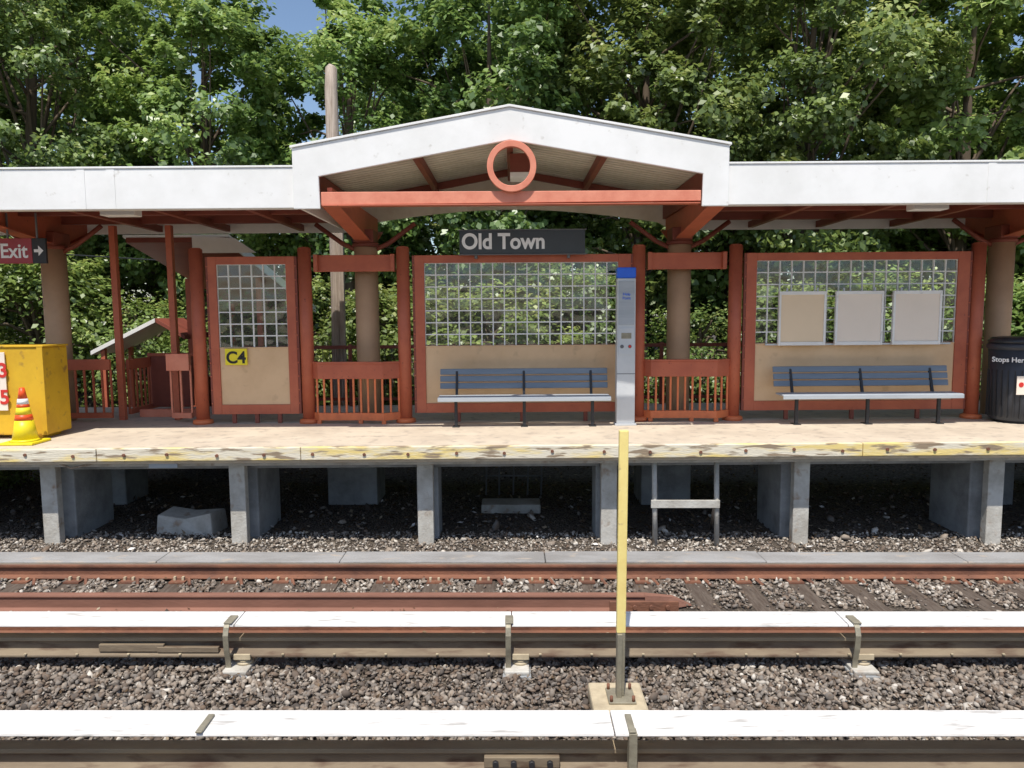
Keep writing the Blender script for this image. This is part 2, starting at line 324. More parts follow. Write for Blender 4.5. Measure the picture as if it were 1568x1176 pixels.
def third_rail(y,brackets,clips,joints):
    g=G('third_rail',(0,y,-1.0))
    prismX('conductor_rail_base',g,[(y-.085,-1.20),(y+.085,-1.20),(y+.085,-1.182),(y+.018,-1.155),(y+.018,-1.091),(y-.018,-1.091),(y-.018,-1.155),(y-.085,-1.182)],-XR,XR,'trail')
    prismX('conductor_rail_head',g,[(y-.018,-1.09),(y+.018,-1.09),(y+.05,-1.078),(y+.05,-1.05),(y-.05,-1.05),(y-.05,-1.078)],-XR,XR,'thead')
    prev=-XR
    for j in joints+[XR]:
        prismX('cover_board',g,[(y-.13,-.92),(y-.125,-.905),(y+.125,-.898),(y+.135,-.915),(y+.12,-.925),(y-.12,-.928)],prev,j-.008,'cover',.003); prev=j
    for i,x in enumerate(brackets):
        pts=[(x,y-.12,-.89),(x,y-.15,-.92),(x,y-.175,-.98),(x,y-.165,-1.1),(x,y-.14,-1.2),(x,y-.13,-1.29)]
        V=[];
        for (a,b_,c) in pts: V+= [(a-.022,b_,c),(a+.022,b_,c),(a+.022,b_+.014,c),(a-.022,b_+.014,c)]
        F=[]
        for k in range(len(pts)-1):
            for q in range(4): F.append((4*k+q,4*k+(q+1)%4,4*k+4+(q+1)%4,4*k+4+q))
        F+=[(0,1,2,3),(23,22,21,20)]
        mesh('gooseneck_%d'%i,V,F,M['brkt'],g,.003)
        box('clamp_%d'%i,g,x-.026,x+.04,y-.135,y+.02,-.897,-.885,'brkt')
        box('foot_%d'%i,g,x-.03,x+.17,y-.2,y+.1,-1.295,-1.265,'concl',.008)
        box('foot_block_%d'%i,g,x-.045,x+.185,y-.22,y+.12,-1.36,-1.296,'conc',.008)
        tube('insulator_%d'%i,g,[(x+.1,y-.03,-1.265),(x+.1,y-.03,-1.245),(x+.1,y-.03,-1.24),(x+.1,y-.03,-1.225),(x+.1,y-.03,-1.22),(x+.1,y-.03,-1.2)],[.07,.07,.05,.07,.055,.06],'insul',20)
        box('insulator_cap_%d'%i,g,x+.03,x+.17,y-.105,y-.087,-1.215,-1.165,'insul',.006)
    for i,x in enumerate(clips):
        box('clip_%d'%i,g,x-.02,x+.02,y-.14,y+.06,-.897,-.884,'brkt')
    return g
g1=third_rail(5.87,[-2.3,-.03,2.78,5.2,-4.9],[],[-2.24,0.0,2.72])
boxes('splice_bars',g1,[(-3.38,-2.85,5.80,5.835,-1.16,-1.10),(-2.9,-2.4,5.795,5.83,-1.165,-1.12)],'trail',.004)
bl=[]
x=-6.5
while x<6.6: bl.append((x,x+.02,5.775,5.79,-1.176,-1.166)); x+=.42
boxes('bonding_studs',g1,bl,'insul')
g2=third_rail(4.32,[-4.6,5.0],[-1.87,.72],[.62])
boxes('splice_bars',g2,[(-.17,.29,4.24,4.285,-1.155,-1.085)],'trail',.006)
for i in range(4): tube('splice_bolt_%d'%i,g2,[(-.1+i*.11,4.245,-1.12),(-.1+i*.11,4.215,-1.12)],.02,'black',6)
box('cable_strap',g2,.70,.75,4.18,4.25,-1.25,-.9,'brkt')
boxes('concrete_pads',g2,[(-2.3,-1.9,4.15,4.5,-1.34,-1.21),(.45,1.0,4.15,4.5,-1.34,-1.21)],'insul',.01)

yp=G('yellow_marker_pole',(.79,5.2,-1.25))
box('post',yp,.762,.828,5.17,5.22,-.72,.77,'ypole',.006)
box('post_lower',yp,.764,.826,5.172,5.218,-1.2,-.721,'brkt',.006)
box('side_bracket',yp,.765,.80,5.145,5.17,-1.22,-.72,'brkt',.003)
box('base_plate',yp,.7,.9,5.08,5.3,-1.215,-1.2,'brkt')
box('concrete_footing',yp,.58,.98,4.98,5.42,-1.4,-1.216,'insul',.02)
for i,(a,b_) in enumerate([(.72,5.1),(.88,5.1),(.72,5.28),(.88,5.28)]): tube('anchor_%d'%i,yp,[(a,b_,-1.2),(a,b_,-1.16)],.012,'rust',8)

# ------------------------------------------------------------ platform
pf=G('station_platform',(0,11,0),tilt=True)
box('deck_slab',pf,-20,20,8.86,12.9,-.2,0,'plat',.01)
x=-20; i=0
for j in [-14.2,-10.6,-7.9,-5.02,-2.55,4.24,7.2,11,15,20]:
    box('edge_timber_%d'%i,pf,x,j-.008,8.79+random.uniform(-.004,.004),8.856,-.155,.004+random.uniform(-.006,.004),'edge',.01); x=j; i+=1
x=-19.8
V=[];F=[]
while x<20:
    dx=random.uniform(-.04,.04); dz=random.uniform(-.015,.015)
    v,f=tubevf([(x+dx,8.795,-.075+dz),(x+dx,8.775,-.075+dz)],[.02,.02],8,len(V)); V+=v;F+=f; x+=.58
mesh('edge_bolts',V,F,M['rust'],pf)
box('underdeck_beam',pf,-20,20,9.32,9.5,-.36,-.201,'conc',.01)
box('rear_underdeck_beam',pf,-20,20,11.3,11.6,-.4,-.201,'conc',.01)
for i,x in enumerate([-10.6,-8.3,-5.85,-3.47,-1.10,1.22,3.65,6.1,8.5,11]):
    box('steel_post_%d'%i,pf,x-.10,x+.10,9.14,9.26,-1.5,-.201,'concl',.01)
    if abs(x)>2: box('pier_%d'%i,pf,x-.17,x+.17,9.4,10.3,-1.5,-.361,'conc',.015)
    else: box('pier_%d'%i,pf,x-.14,x+.14,9.4,9.85,-1.5,-.361,'conc',.015)
for i,x in enumerate([-6.3,-2.45,2.35,7.3]):
    box('rear_pier_%d'%i,pf,x-.38,x+.38,11.1,11.8,-1.5,-.401,'conc',.02)
tube('hanging_wire',pf,[(-5.62,9.0,-.21),(-5.45,8.98,-.27),(-5.3,8.97,-.24),(-5.15,9.0,-.21)],.012,'wood',6)
box('hanging_label',pf,-4.45,-4.1,8.9,8.92,-.26,-.202,'benchl')
box('conduit',pf,-20,20,9.0,9.04,-.26,-.22,'concl',.004)
box('near_slab',G('near_platform',(0,-2,0)),-20,20,-9,1.25,-.3,-.02,'plat',.01)

cb=G('broken_concrete_block',(-4.3,9.8,-1.2))
mesh('block',[(-4.75,9.6,-1.4),(-3.95,9.5,-1.4),(-3.9,9.95,-1.4),(-4.7,10.05,-1.4),(-4.73,9.62,-1.08),(-4.35,9.6,-1.13),(-3.98,9.53,-1.03),(-3.92,9.9,-1.06),(-4.35,9.98,-1.1),(-4.68,10.0,-1.05)],[(0,3,2,1),(0,1,6,5,4),(1,2,7,6),(2,3,9,8,7),(3,0,4,9),(4,5,8,9),(5,6,7,8)],M['concl'],cb,.02)
ws=G('wooden_trestle',(2.2,9.35,-1.3))
for i,x in enumerate((1.78,2.56)):
    tube('leg_%d'%i,ws,[(x+(.03),9.1,-1.33),(x,9.1,-.25)],.033,'concl',8)
mesh('cross_brace',*boxvf(1.74,2.6,9.04,9.066,-.83,-.73),M['concl'],ws,.004)
tube('rear_leg',ws,[(2.56,9.1,-.7),(2.7,9.8,-1.33)],.02,'wood',8)
fr=G('metal_frame_stand',(0,11,-1.2))
for i,x in enumerate((-.4,-.2,.02,.24,.45)): tube('upright_%d'%i,fr,[(x,11.2,-1.2),(x+.02,11.2,-.2)],.014,'dgrey',8)
for i,z in enumerate((-.55,-.9)): tube('rung_%d'%i,fr,[(-.42,11.2,z),(.47,11.2,z)],.012,'dgrey',8)
box('footing_slab',fr,-.45,.42,10.6,11.0,-1.34,-1.2,'concl',.02)

# ------------------------------------------------------------ shelter panels
YW=10.85
def red_post(g,x,i,y=YW,r=.095,z1=2.55):
    tube('post_%d'%i,g,[(x,y,.03),(x,y,z1)],r,'red',20)
    tube('post_base_%d'%i,g,[(x,y,0),(x,y,.05),(x,y,.07)],[r*1.55,r*1.5,r*1.02],'orangelit',20)
    tube('post_cap_%d'%i,g,[(x,y,z1),(x,y,z1+.02)],[r,r*.7],'red',20)
def panel(name,x0,x1,gx0,gx1,ncol,zt=2.44,gt=2.33,gb=1.12,tb=.28,pb=.14):
    g=G(name,((x0+x1)/2,YW,0),tilt=True); y0=YW-.04; y1=YW+.04
    box('stile_l',g,x0,gx0,y0,y1,pb,zt,'red'); box('stile_r',g,gx1,x1,y0,y1,pb,zt,'red')
    box('head',g,gx0,gx1,y0+.002,y1-.002,gt,zt,'red'); box('sill',g,gx0,gx1,y0+.002,y1-.002,pb,tb,'red')
    box('kick_board',g,gx0,gx1,y0+.02,y1-.02,tb,gb-.01,'tan',.003)
    box('mid_trim',g,gx0,gx1,y0+.01,y1-.01,gb-.01,gb+.008,'tan',.003)
    box('glass',g,gx0+.001,gx1-.001,YW-.006,YW+.006,gb+.009,gt-.001,'glass',0)
    bl=[]; nr=7; t=.0085; cw=(gx1-gx0)/ncol; ch=(gt-gb)/nr
    for i in range(ncol+1):
        x=gx0+i*cw; a=max(x-t,gx0+.002); b_=min(x+t,gx1-.002); bl.append((a,b_,YW-.016,YW+.016,gb+.01,gt-.002))
    for j in range(nr+1):
        z=gb+j*ch; a=max(z-t,gb+.01); b_=min(z+t,gt-.002)
        if b_>a: bl.append((gx0+.003,gx1-.003,YW-.0145,YW+.0145,a,b_))
    boxes('glass_block_grid',g,bl,'grid')
    V=[];F=[]
    for xx_ in (x0-.012,x1+.012):
        box('post_strap',g,xx_-.022,xx_+.022,y0+.01,y1-.01,pb,zt,'dred')
        z=.3
        while z<2.4:
            v,f=tubevf([(xx_,y0-.0,z),(xx_,y0-.012,z)],[.011,.011],8,len(V)); V+=v;F+=f; z+=.2
    mesh('strap_bolts',V,F,M['red'],g)
    for i in range(3):
        xx_=gx0+(gx1-gx0)*(i+.5)/3
        box('foot_%d'%i,g,xx_-.03,xx_+.03,YW-.02,YW+.02,0,pb,'dred')
    return g
pA=panel('glass_block_windscreen',-4.40,-3.14,-4.28,-3.27,6)
red_post(pA,-4.58,0); red_post(pA,-3.0,1)
text('zone_sign_text',pA,'C4',-4.03,YW-.069,.90,.24,'blktxt','CENTER',.006)
box('zone_sign',pA,-4.19,-3.87,YW-.066,YW-.041,.87,1.11,'yel',.003)
pB=panel('glass_block_windscreen',-1.40,1.74,-1.26,1.56,17)
red_post(pB,-1.57,0); red_post(pB,1.86,1)
pC=panel('glass_block_windscreen',3.42,6.66,3.57,6.49,17)
red_post(pC,3.27,0); red_post(pC,6.80,1)
pp=G('poster_frame_row',(5,YW,1.5),tilt=True)
for i,(a,b_) in enumerate(((3.87,4.55),(4.69,5.38),(5.52,6.22))):
    yy0=YW-.12
    box('backing_%d'%i,pp,a+.03,b_-.03,yy0-.006,yy0+.02,1.15,1.83,'poster' if i==0 else 'posterw',.002)
    boxes('frame_%d'%i,pp,[(a,a+.03,yy0-.02,yy0+.03,1.10,1.88),(b_-.03,b_,yy0-.02,yy0+.03,1.10,1.88),(a+.031,b_-.031,yy0-.02,yy0+.03,1.83,1.88),(a+.031,b_-.031,yy0-.02,yy0+.03,1.10,1.15)],'white',.003)
    for j,xx_ in enumerate((a+.12,b_-.12)): box('hanger_%d_%d'%(i,j),pp,xx_-.012,xx_+.012,yy0+.005,yy0+.028,1.88,1.93,'grey')
box('lower_bar',pp,3.7,6.4,YW-.085,YW-.06,1.10,1.125,'grey')

def railing(x0,x1):
    g=G('platform_railing',((x0+x1)/2,YW,0),tilt=True)
    pts=[(x0,YW-.0),(x0+(x1-x0)*.08,YW-.10),(x0+(x1-x0)*.55,YW-.12),(x0+(x1-x0)*.82,YW-.19),(x1,YW-.02)]
    def strip(name,z0,z1,m,th=.05):
        V=[];F=[]
        for (a,b_) in pts: V+=[(a,b_-th/2,z0),(a,b_+th/2,z0),(a,b_+th/2,z1),(a,b_-th/2,z1)]
        for k in range(len(pts)-1):
            for q in range(4): F.append((4*k+q,4*k+4+q,4*k+4+(q+1)%4,4*k+(q+1)%4))
        F+=[(0,1,2,3),(4*len(pts)-1,4*len(pts)-2,4*len(pts)-3,4*len(pts)-4)]
        mesh(name,V,F,M[m],g,.004)
    strip('top_rail',.66,.88,'red',.06); strip('cap_rail',.881,.91,'red',.09); strip('bottom_rail',.05,.16,'orangelit',.06)
    n=12; bl=[]
    L_=np.array(pts)
    for i in range(n):
        x=x0+(x1-x0)*(i+.7)/n; y=float(np.interp(x,L_[:,0],L_[:,1])); bl.append((x-.014,x+.014,y-.014,y+.014,.161,.659))
    boxes('balusters',g,bl,'orangelit',.003)
    for k in (1,2,3): box('leg_%d'%k,g,pts[k][0]-.03,pts[k][0]+.03,pts[k][1]-.03,pts[k][1]+.03,0,.05,'orangelit')
    box('upper_band',g,x0+.08,x1-.08,YW+.06,YW+.12,2.22,2.46,'red',.005)
    for k,(a) in enumerate((x0+.06,x1-.12)): box('band_end_%d'%k,g,a,a+.06,YW-.02,YW+.12,2.215,2.465,'red',.005)
    return g
railing(-2.93,-1.63); railing(1.93,3.20)

# ------------------------------------------------------------ canopy
cn=G('station_canopy',(0,10.6,3),tilt=True)
YF=9.08
for sgn,xa,xb in ((-1,-20,-2.6),(1,2.6,20)):
    box('side_fascia',cn,xa,xb,YF,YF+.04,2.88,3.36,'white',.008)
    box('fascia_top_trim',cn,xa,xb,YF-.012,YF+.06,3.361,3.385,'white',.004)
    box('fascia_soffit_lip',cn,xa,xb,YF+.041,YF+.14,2.88,2.9,'white',.003)
    box('roof_deck',cn,xa,xb,YF+.05,12.25,3.14,3.2,'dred',.003)
    box('roof_cover',cn,xa,xb,YF+.05,12.3,3.203,3.3,'white',.003)
    box('rear_fascia',cn,xa,xb,12.26,12.3,2.93,3.2,'grid',.003)
    for k,yy0 in enumerate((9.75,10.5,11.5)): 
        box('purlin_%d'%k,cn,xa,xb,yy0,yy0+.08,3.0,3.139,'dred',.004)
    for xs_ in ([-5.22,-4.86,-8.1] if sgn<0 else [5.75,9.2]):
        box('fascia_joint',cn,xs_,xs_+.10,YF-.005,YF-.001,2.885,3.36,'white',.001)
    fx=-4.95 if sgn<0 else 5.3
    box('light_fixture',cn,fx-.22,fx+.22,9.45,9.65,2.86,2.95,'grid',.01)
gp=[(-2.60,2.86),(-2.28,2.86),(-2.29,3.24),(0,3.65),(2.31,3.24),(2.30,2.86),(2.62,2.86),(2.62,3.57),(0,4.03),(-2.60,3.57)]
prismY('gable_fascia',cn,gp,YF-.06,YF-.02,'white',.008)
prismY('gable_top_trim',cn,[(-2.62,3.572),(0,4.032),(2.64,3.572),(2.64,3.60),(0,4.06),(-2.62,3.60)],YF-.08,YF+.02,'white',.003)
for sgn in (-1,1):
    prismY('gable_side_return',cn,[(sgn*2.57,2.9),(sgn*2.61,2.9),(sgn*2.61,3.56),(sgn*2.57,3.57)],YF-.018,12.2,'white',.003)
    a=[(sgn*2.56,3.42),(0.0,3.87),(0.0,3.91),(sgn*2.56,3.46)]
    prismY('gable_ceiling',cn,a,YF-.015,12.24,'ceil',0)
    prismY('gable_roof_cover',cn,[(sgn*2.6,3.5),(0,3.95),(0,4.0),(sgn*2.6,3.55)],YF-.015,12.3,'white',0)
    prismY('gable_purlin',cn,[(sgn*1.15,3.53),(sgn*1.22,3.52),(sgn*1.22,3.645),(sgn*1.15,3.66)],YF,12.2,'dred')
    prismY('eave_beam',cn,[(sgn*2.47,3.1),(sgn*2.55,3.1),(sgn*2.55,3.40),(sgn*2.47,3.42)],YF,12.2,'dred')
    prismY('gable_rafter',cn,[(sgn*2.44,3.30),(0,3.76),(0,3.862),(sgn*2.44,3.42)],11.9,11.96,'dred')
box('ridge_light',cn,-.04,.04,9.2,12.2,3.72,3.86,'dred')
box('ridge_light_housing',cn,.0,.28,10.0,10.3,3.45,3.7,'dred')
box('ridge_light_lens',cn,.0,.28,9.95,10.3,3.38,3.448,'grid')
arch=[(-2.55,2.98)]+[( -2.4+4.8*i/12, 3.06+.22*math.sin(math.pi*i/12)) for i in range(13)]+[(2.55,2.98),(2.55,3.40),(0,3.86),(-2.55,3.40)]
prismY('rear_gable_wall',cn,arch,12.25,12.29,'ceil',0)
prismY('tie_beam',cn,[(-2.27,2.905),(2.29,2.925),(2.29,3.05),(-2.27,3.06)],YF-.05,YF+.03,'salmon',.006)
box('tie_beam_flange',cn,-2.26,2.28,YF-.07,YF+.05,2.89,2.904,'red')
V=[];F=[];n=64
for i in range(n):
    t=2*math.pi*i/n
    for r,y in ((.30,YF-.12),(.30,YF-.06),(.225,YF-.06),(.225,YF-.12)):
        V.append((.02+r*math.cos(t)*.98,y,3.335+r*1.0*math.sin(t)))
for i in range(n):
    for q in range(4): F.append((4*i+q,4*((i+1)%n)+q,4*((i+1)%n)+(q+1)%4,4*i+(q+1)%4))
mesh('ring_emblem',V,F,M['salmon'],cn,.006)
for i,x in enumerate([-11.6,-6.92,-2.19,2.55,7.42,12.2]):
    tube('column_%d'%i,cn,[(x,11.3,0),(x,11.3,2.63)],.175,'coltan',28)
    tube('column_collar_%d'%i,cn,[(x,11.3,2.6),(x,11.3,2.66)],.20,'dred',28)
    box('capital_%d'%i,cn,x-.15,x+.15,11.1,11.5,2.661,2.85,'dred',.01)
    w=.06
    prismX('cantilever_web_%d'%i,cn,[(9.14,2.93),(11.05,2.70),(11.55,2.70),(12.2,2.93),(12.2,3.13),(9.14,3.13)],x-w*.5,x+w*.5,'red')
    prismX('cantilever_flange_%d'%i,cn,[(9.14,2.91),(11.05,2.68),(11.55,2.68),(12.2,2.91),(12.2,2.929),(11.55,2.699),(11.05,2.699),(9.14,2.929)],x-.11,x+.11,'red')
    for sg in (-1,1):
        tube('knee_brace_%d_%d'%(i,sg+1),cn,[(x,11.3,2.5),(x+sg*.35,11.3,2.66),(x+sg*.75,11.3,2.95)],.035,'dred',10)
for i,x in enumerate([-9.2,-8,-5.7,-4.6,-3.4,3.9,5.0,6.2,8.8,10]):
    box('minor_beam_%d'%i,cn,x-.04,x+.04,9.14,12.2,2.95,3.05,'dred',.004)

ss=G('station_name_sign',(.17,10.7,2.6),tilt=True)
box('sign_panel',ss,-.73,1.06,10.66,10.70,2.44,2.77,'sign',.004)
box('sign_trim_top',ss,-.75,1.08,10.65,10.71,2.771,2.785,'dgrey'); box('sign_trim_bottom',ss,-.75,1.08,10.65,10.71,2.425,2.439,'dgrey')
text('sign_text',ss,'Old Town',-.70,10.655,2.515,.305,'txt','LEFT',.0085,.93)
for i,x in enumerate((-.5,.83)): box('sign_hanger_%d'%i,ss,x-.02,x+.02,10.705,10.79,2.38,2.7,'dgrey')

es=G('exit_sign',(-6.6,10.2,2.45),tilt=True)
box('panel',es,-6.98,-6.52,10.18,10.22,2.32,2.66,'maroon'); box('arrow_panel',es,-6.518,-6.33,10.18,10.22,2.32,2.66,'black')
text('exit_text',es,'Exit',-6.955,10.176,2.40,.27,'txt','LEFT',.005,.9)
mesh('arrow',[(-6.49,10.175,2.47),(-6.43,10.175,2.47),(-6.43,10.175,2.42),(-6.36,10.175,2.49),(-6.43,10.175,2.56),(-6.43,10.175,2.51),(-6.49,10.175,2.51)],[(0,1,2,3,4,5,6)],M['txt'],es)
for i,x in enumerate((-6.85,-6.45)): box('hanger_%d'%i,es,x-.012,x+.012,10.19,10.21,2.66,3.0,'dgrey')

def bench(x0,x1):
    g=G('platform_bench',((x0+x1)/2,10.4,0),tilt=True)
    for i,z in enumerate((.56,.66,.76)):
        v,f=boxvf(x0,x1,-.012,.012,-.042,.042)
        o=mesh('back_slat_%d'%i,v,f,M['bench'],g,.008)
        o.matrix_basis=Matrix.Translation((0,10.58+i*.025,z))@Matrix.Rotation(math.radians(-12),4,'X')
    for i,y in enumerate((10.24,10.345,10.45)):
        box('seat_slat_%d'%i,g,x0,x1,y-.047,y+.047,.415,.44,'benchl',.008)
    box('seat_front_lip',g,x0,x1,10.175,10.192,.375,.435,'benchl',.006)
    for i,t in enumerate((.1,.5,.9)):
        x=x0+(x1-x0)*t
        box('leg_%d'%i,g,x-.022,x+.022,10.33,10.37,.012,.39,'black'); box('seat_rail_%d'%i,g,x-.022,x+.022,10.2,10.52,.385,.414,'black')
        prismX('back_arm_%d'%i,g,[(10.49,.385),(10.53,.385),(10.66,.8),(10.63,.8)],x-.018,x+.018,'black')
        box('foot_%d'%i,g,x-.05,x+.05,10.28,10.44,0,.012,'black')
    return g
bench(-1.03,1.38); bench(3.77,6.28)

hk=G('help_point_kiosk',(1.6,10.42,0),tilt=True)
box('body',hk,1.48,1.74,10.36,10.52,.03,2.07,'grey',.012); box('base',hk,1.46,1.76,10.34,10.54,0,.03,'grey')
box('beacon',hk,1.478,1.742,10.355,10.525,2.072,2.22,'blue',.015)
box('front_panel',hk,1.50,1.72,10.350,10.359,1.42,2.03,'benchl',.004)
text('label',hk,'Help\nPoint',1.61,10.347,1.83,.055,'blue','CENTER')
box('speaker_panel',hk,1.50,1.72,10.350,10.359,1.0,1.38,'grey',.004)
for i,(x,z,m) in enumerate(((1.55,1.12,'dgrey'),(1.66,1.12,'redtxt'))):
    tube('button_%d'%i,hk,[(x,10.352,z),(x,10.338,z)],.018,m,16)
    tube('button_ring_%d'%i,hk,[(x,10.353,z),(x,10.346,z)],.026,'dgrey',16)
box('speaker_grille',hk,1.54,1.68,10.346,10.352,1.23,1.31,'brkt',.002)
box('seam',hk,1.479,1.741,10.3585,10.362,.73,.74,'dgrey',0)

tc_=G('trash_can',(7.25,10.45,0),tilt=True)
tube('body',tc_,[(7.22,10.5,.03),(7.22,10.5,.05),(7.22,10.5,1.03)],[.30,.33,.37],'bluebin',32)
V=[];F=[]
for k in range(28):
    t=2*math.pi*k/28; v,f=boxvf(-.006,.006,-.365,-.33,.08,.75)
    R=Matrix.Translation((7.22,10.5,0))@Matrix.Rotation(t,4,'Z')
    o=len(V); V+=[tuple(R@Vector(p)) for p in v]; F+=[tuple(i+o for i in q) for q in f]
mesh('ribs',V,F,M['black'],tc_)
tube('rim',tc_,[(7.22,10.5,1.03),(7.22,10.5,1.06),(7.22,10.5,1.10),(7.22,10.5,1.12)],[.37,.395,.395,.37],'bluebin',32)
tube('liner',tc_,[(7.22,10.5,1.12),(7.22,10.5,1.16),(7.22,10.5,1.2),(7.22,10.5,1.22)],[.375,.385,.34,.2],'bag',24)
tube('foot',tc_,[(7.22,10.5,0),(7.22,10.5,.031)],.27,'black',24)
text('slogan',tc_,'Stops Here',6.92,10.235,.87,.095,'txt','CENTER',.002,1,-math.radians(50))
box('notice',tc_,6.98,7.14,10.15,10.16,.42,.68,'posterw',.002)
tube('notice_symbol',tc_,[(7.04,10.15,.56),(7.04,10.146,.56)],.035,'redtxt',16)

yb=G('yellow_storage_bin',(-6.8,10,0),tilt=True)
box('body',yb,-8.1,-6.09,9.58,10.12,.05,1.20,'bin',.02)
box('corner_batten',yb,-6.16,-6.085,9.567,9.579,.05,1.20,'bin',.003)
box('lid_edge',yb,-8.12,-6.075,9.565,10.13,1.201,1.225,'bin',.006)
for i,x in enumerate((-6.3,-7.6)): box('skid_%d'%i,yb,x-.1,x+.1,9.65,10.05,0,.05,'bin')
box('notice_board',yb,-7.1,-6.57,9.55,9.566,.38,1.14,'posterw',.003)
text('digits',yb,'3',-6.60,9.545,.82,.26,'redtxt','CENTER',.006); text('digits_lower',yb,'5',-6.60,9.545,.47,.26,'redtxt','CENTER',.006)

co=G('traffic_cone',(-6.17,9.25,0),tilt=True)
cx,cy=-6.17,9.25
box('base',co,cx-.21,cx+.21,cy-.2,cy+.2,0,.035,'coney',.015)
def rr(z): return .15-(z-.035)*(.15-.028)/(.68)
def sec(n,z0,z1,m,e=0): tube(n,co,[(cx,cy,z0),(cx,cy,z1)],[rr(z0)+e,rr(z1)+e],m,28)
tube('skirt',co,[(cx,cy,.035),(cx,cy,.06)],[.18,rr(.06)],'coney',28)
sec('body_lower',.06,.30,'coney'); sec('band_orange_lower',.301,.37,'coneo',.002); sec('band_reflective',.371,.46,'yel',.001); sec('band_orange_mid',.461,.50,'coneo',.001); sec('band_white',.501,.57,'txt',.002); sec('top',.571,.71,'coneo')

# ------------------------------------------------------------ stair entrance (left)
st=G('stairway_entrance',(-5.6,12.5,0),tilt=True)
prismX('stair_roof',st,[(12.35,2.80),(17.5,1.7),(17.5,1.78),(12.35,2.88)],-6.35,-4.7,'dred',0)
prismX('stair_roof_cover',st,[(12.35,2.885),(17.5,1.785),(17.5,1.82),(12.35,2.925)],-6.4,-4.65,'white',0)
prismX('stair_roof_edge',st,[(12.35,2.74),(17.5,1.64),(17.5,1.80),(12.35,2.90)],-4.645,-4.62,'white',0)
prismY('stair_gable_panel',st,[(-5.25,2.62),(-4.2,2.62),(-4.55,2.86),(-5.25,2.9)],12.32,12.345,'white',.003)
for i,(x,y,z) in enumerate(((-6.0,11.3,2.95),(-5.15,11.3,2.95),(-6.2,14.3,2.3),(-4.85,14.3,2.3),(-6.2,16.5,1.85),(-4.85,16.5,1.85))):
    box('post_%d'%i,st,x-.045,x+.045,y-.045,y+.045,-.0 if y<13 else -1.3,z,'red')
prismX('stringer_wall_right',st,[(12.95,-.3),(12.95,.95),(17.5,-.2),(17.5,-1.3)],-4.75,-4.69,'red',0)
prismX('stringer_wall_left',st,[(12.95,-.3),(12.95,.95),(17.5,-.2),(17.5,-1.3)],-6.4,-6.34,'red',0)
for i in range(9): box('tread_%d'%i,st,-6.33,-4.76,12.92+i*.3,13.2+i*.3,-.35-.17*i,-.17*(i+1),'concl')
def rail_run(nm,x0,y0,x1,y1,zt=.92,m='red'):
    n=max(2,int(math.hypot(x1-x0,y1-y0)/.13)); V=[];F=[]
    d=Vector((x1-x0,y1-y0,0)).normalized(); pn=Vector((-d.y,d.x,0))*.025
    for (z0,z1) in ((.06,.14),(zt-.16,zt)):
        o=len(V); a=Vector((x0,y0,0)); b_=Vector((x1,y1,0))
        for z in (z0,z1):
            for q in (a-pn,b_-pn,b_+pn,a+pn): V.append((q.x,q.y,z))
        F+=[tuple(i+o for i in q) for q in ((0,3,2,1),(4,5,6,7),(0,1,5,4),(1,2,6,5),(2,3,7,6),(3,0,4,7))]
    for k in range(n+1):
        x=x0+(x1-x0)*k/n; y=y0+(y1-y0)*k/n
        v,f=boxvf(x-.013,x+.013,y-.013,y+.013,.14,zt-.16,len(V)); V+=v;F+=f
    mesh(nm,V,F,M[m],st)
rail_run('guard_left',-6.85,11.1,-6.05,11.1,.95); rail_run('guard_side',-6.0,11.5,-6.0,12.8)
box('solid_guard',st,-5.98,-5.3,12.2,12.26,.1,.93,'dred'); box('solid_guard_cap',st,-6.0,-5.25,12.17,12.29,.931,.98,'red')
rail_run('guard_right',-4.80,11.0,-5.12,11.05,1.02,'salmon'); box('newel_panel',st,-5.14,-4.80,10.95,10.975,.78,1.03,'salmon')
boxes('kerb_curb',st,[(-5.9,-4.9,11.6,11.7,0,.12)],'salmon',.004)
lr=G('ramp_railing',(-7.5,12,-1))
V=[];F=[]
for zo in (.95,.5):
    v,f=tubevf([(-12,13.2,-1.3+zo+.9),(-7.2,12.95,-1.3+zo+.1)],[.03,.03],8,len(V)); V+=v;F+=f
for k in range(9):
    x=-12+k*.6; z=-1.3+.9*(1-k/8)
    v,f=tubevf([(x,13.2-k*.03,z-.5),(x,13.2-k*.03,z+.95)],[.02,.02],6,len(V)); V+=v;F+=f
mesh('rails',V,F,M['salmon'],lr)
# lower stair landing shelter seen beyond the platform end
lc=G('lower_stair_canopy',(-7.0,14.6,.6))
prismY('sloped_roof',lc,[(-8.0,.80),(-6.75,1.42),(-6.75,1.50),(-8.0,.88)],14.0,15.2,'white',.004)
prismY('second_slope',lc,[(-6.74,1.42),(-6.2,1.10),(-6.2,1.18),(-6.74,1.50)],14.0,15.2,'dred',.004)
for i,(x,y) in enumerate(((-7.8,14.1),(-6.4,14.1),(-7.8,15.1),(-6.4,15.1))): box('post_%d'%i,lc,x-.04,x+.04,y-.04,y+.04,-1.4,.95 if x<-7 else 1.2,'red')

br=G('rear_platform_fence',(0,12.8,0),tilt=True)
bl=[(-4.6,18,12.78,12.82,1.0,1.06),(-4.6,18,12.78,12.82,.1,.15)]
x=-4.6
while x<18: bl.append((x-.03,x+.03,12.77,12.83,-.001,1.08)); x+=1.8
boxes('fence_frame',br,bl,'dred')
x=-4.6
bl=[]
while x<14: bl.append((x-.003,x+.003,12.797,12.803,.15,1.0)); x+=.12
boxes('fence_wires',br,bl,'dgrey')

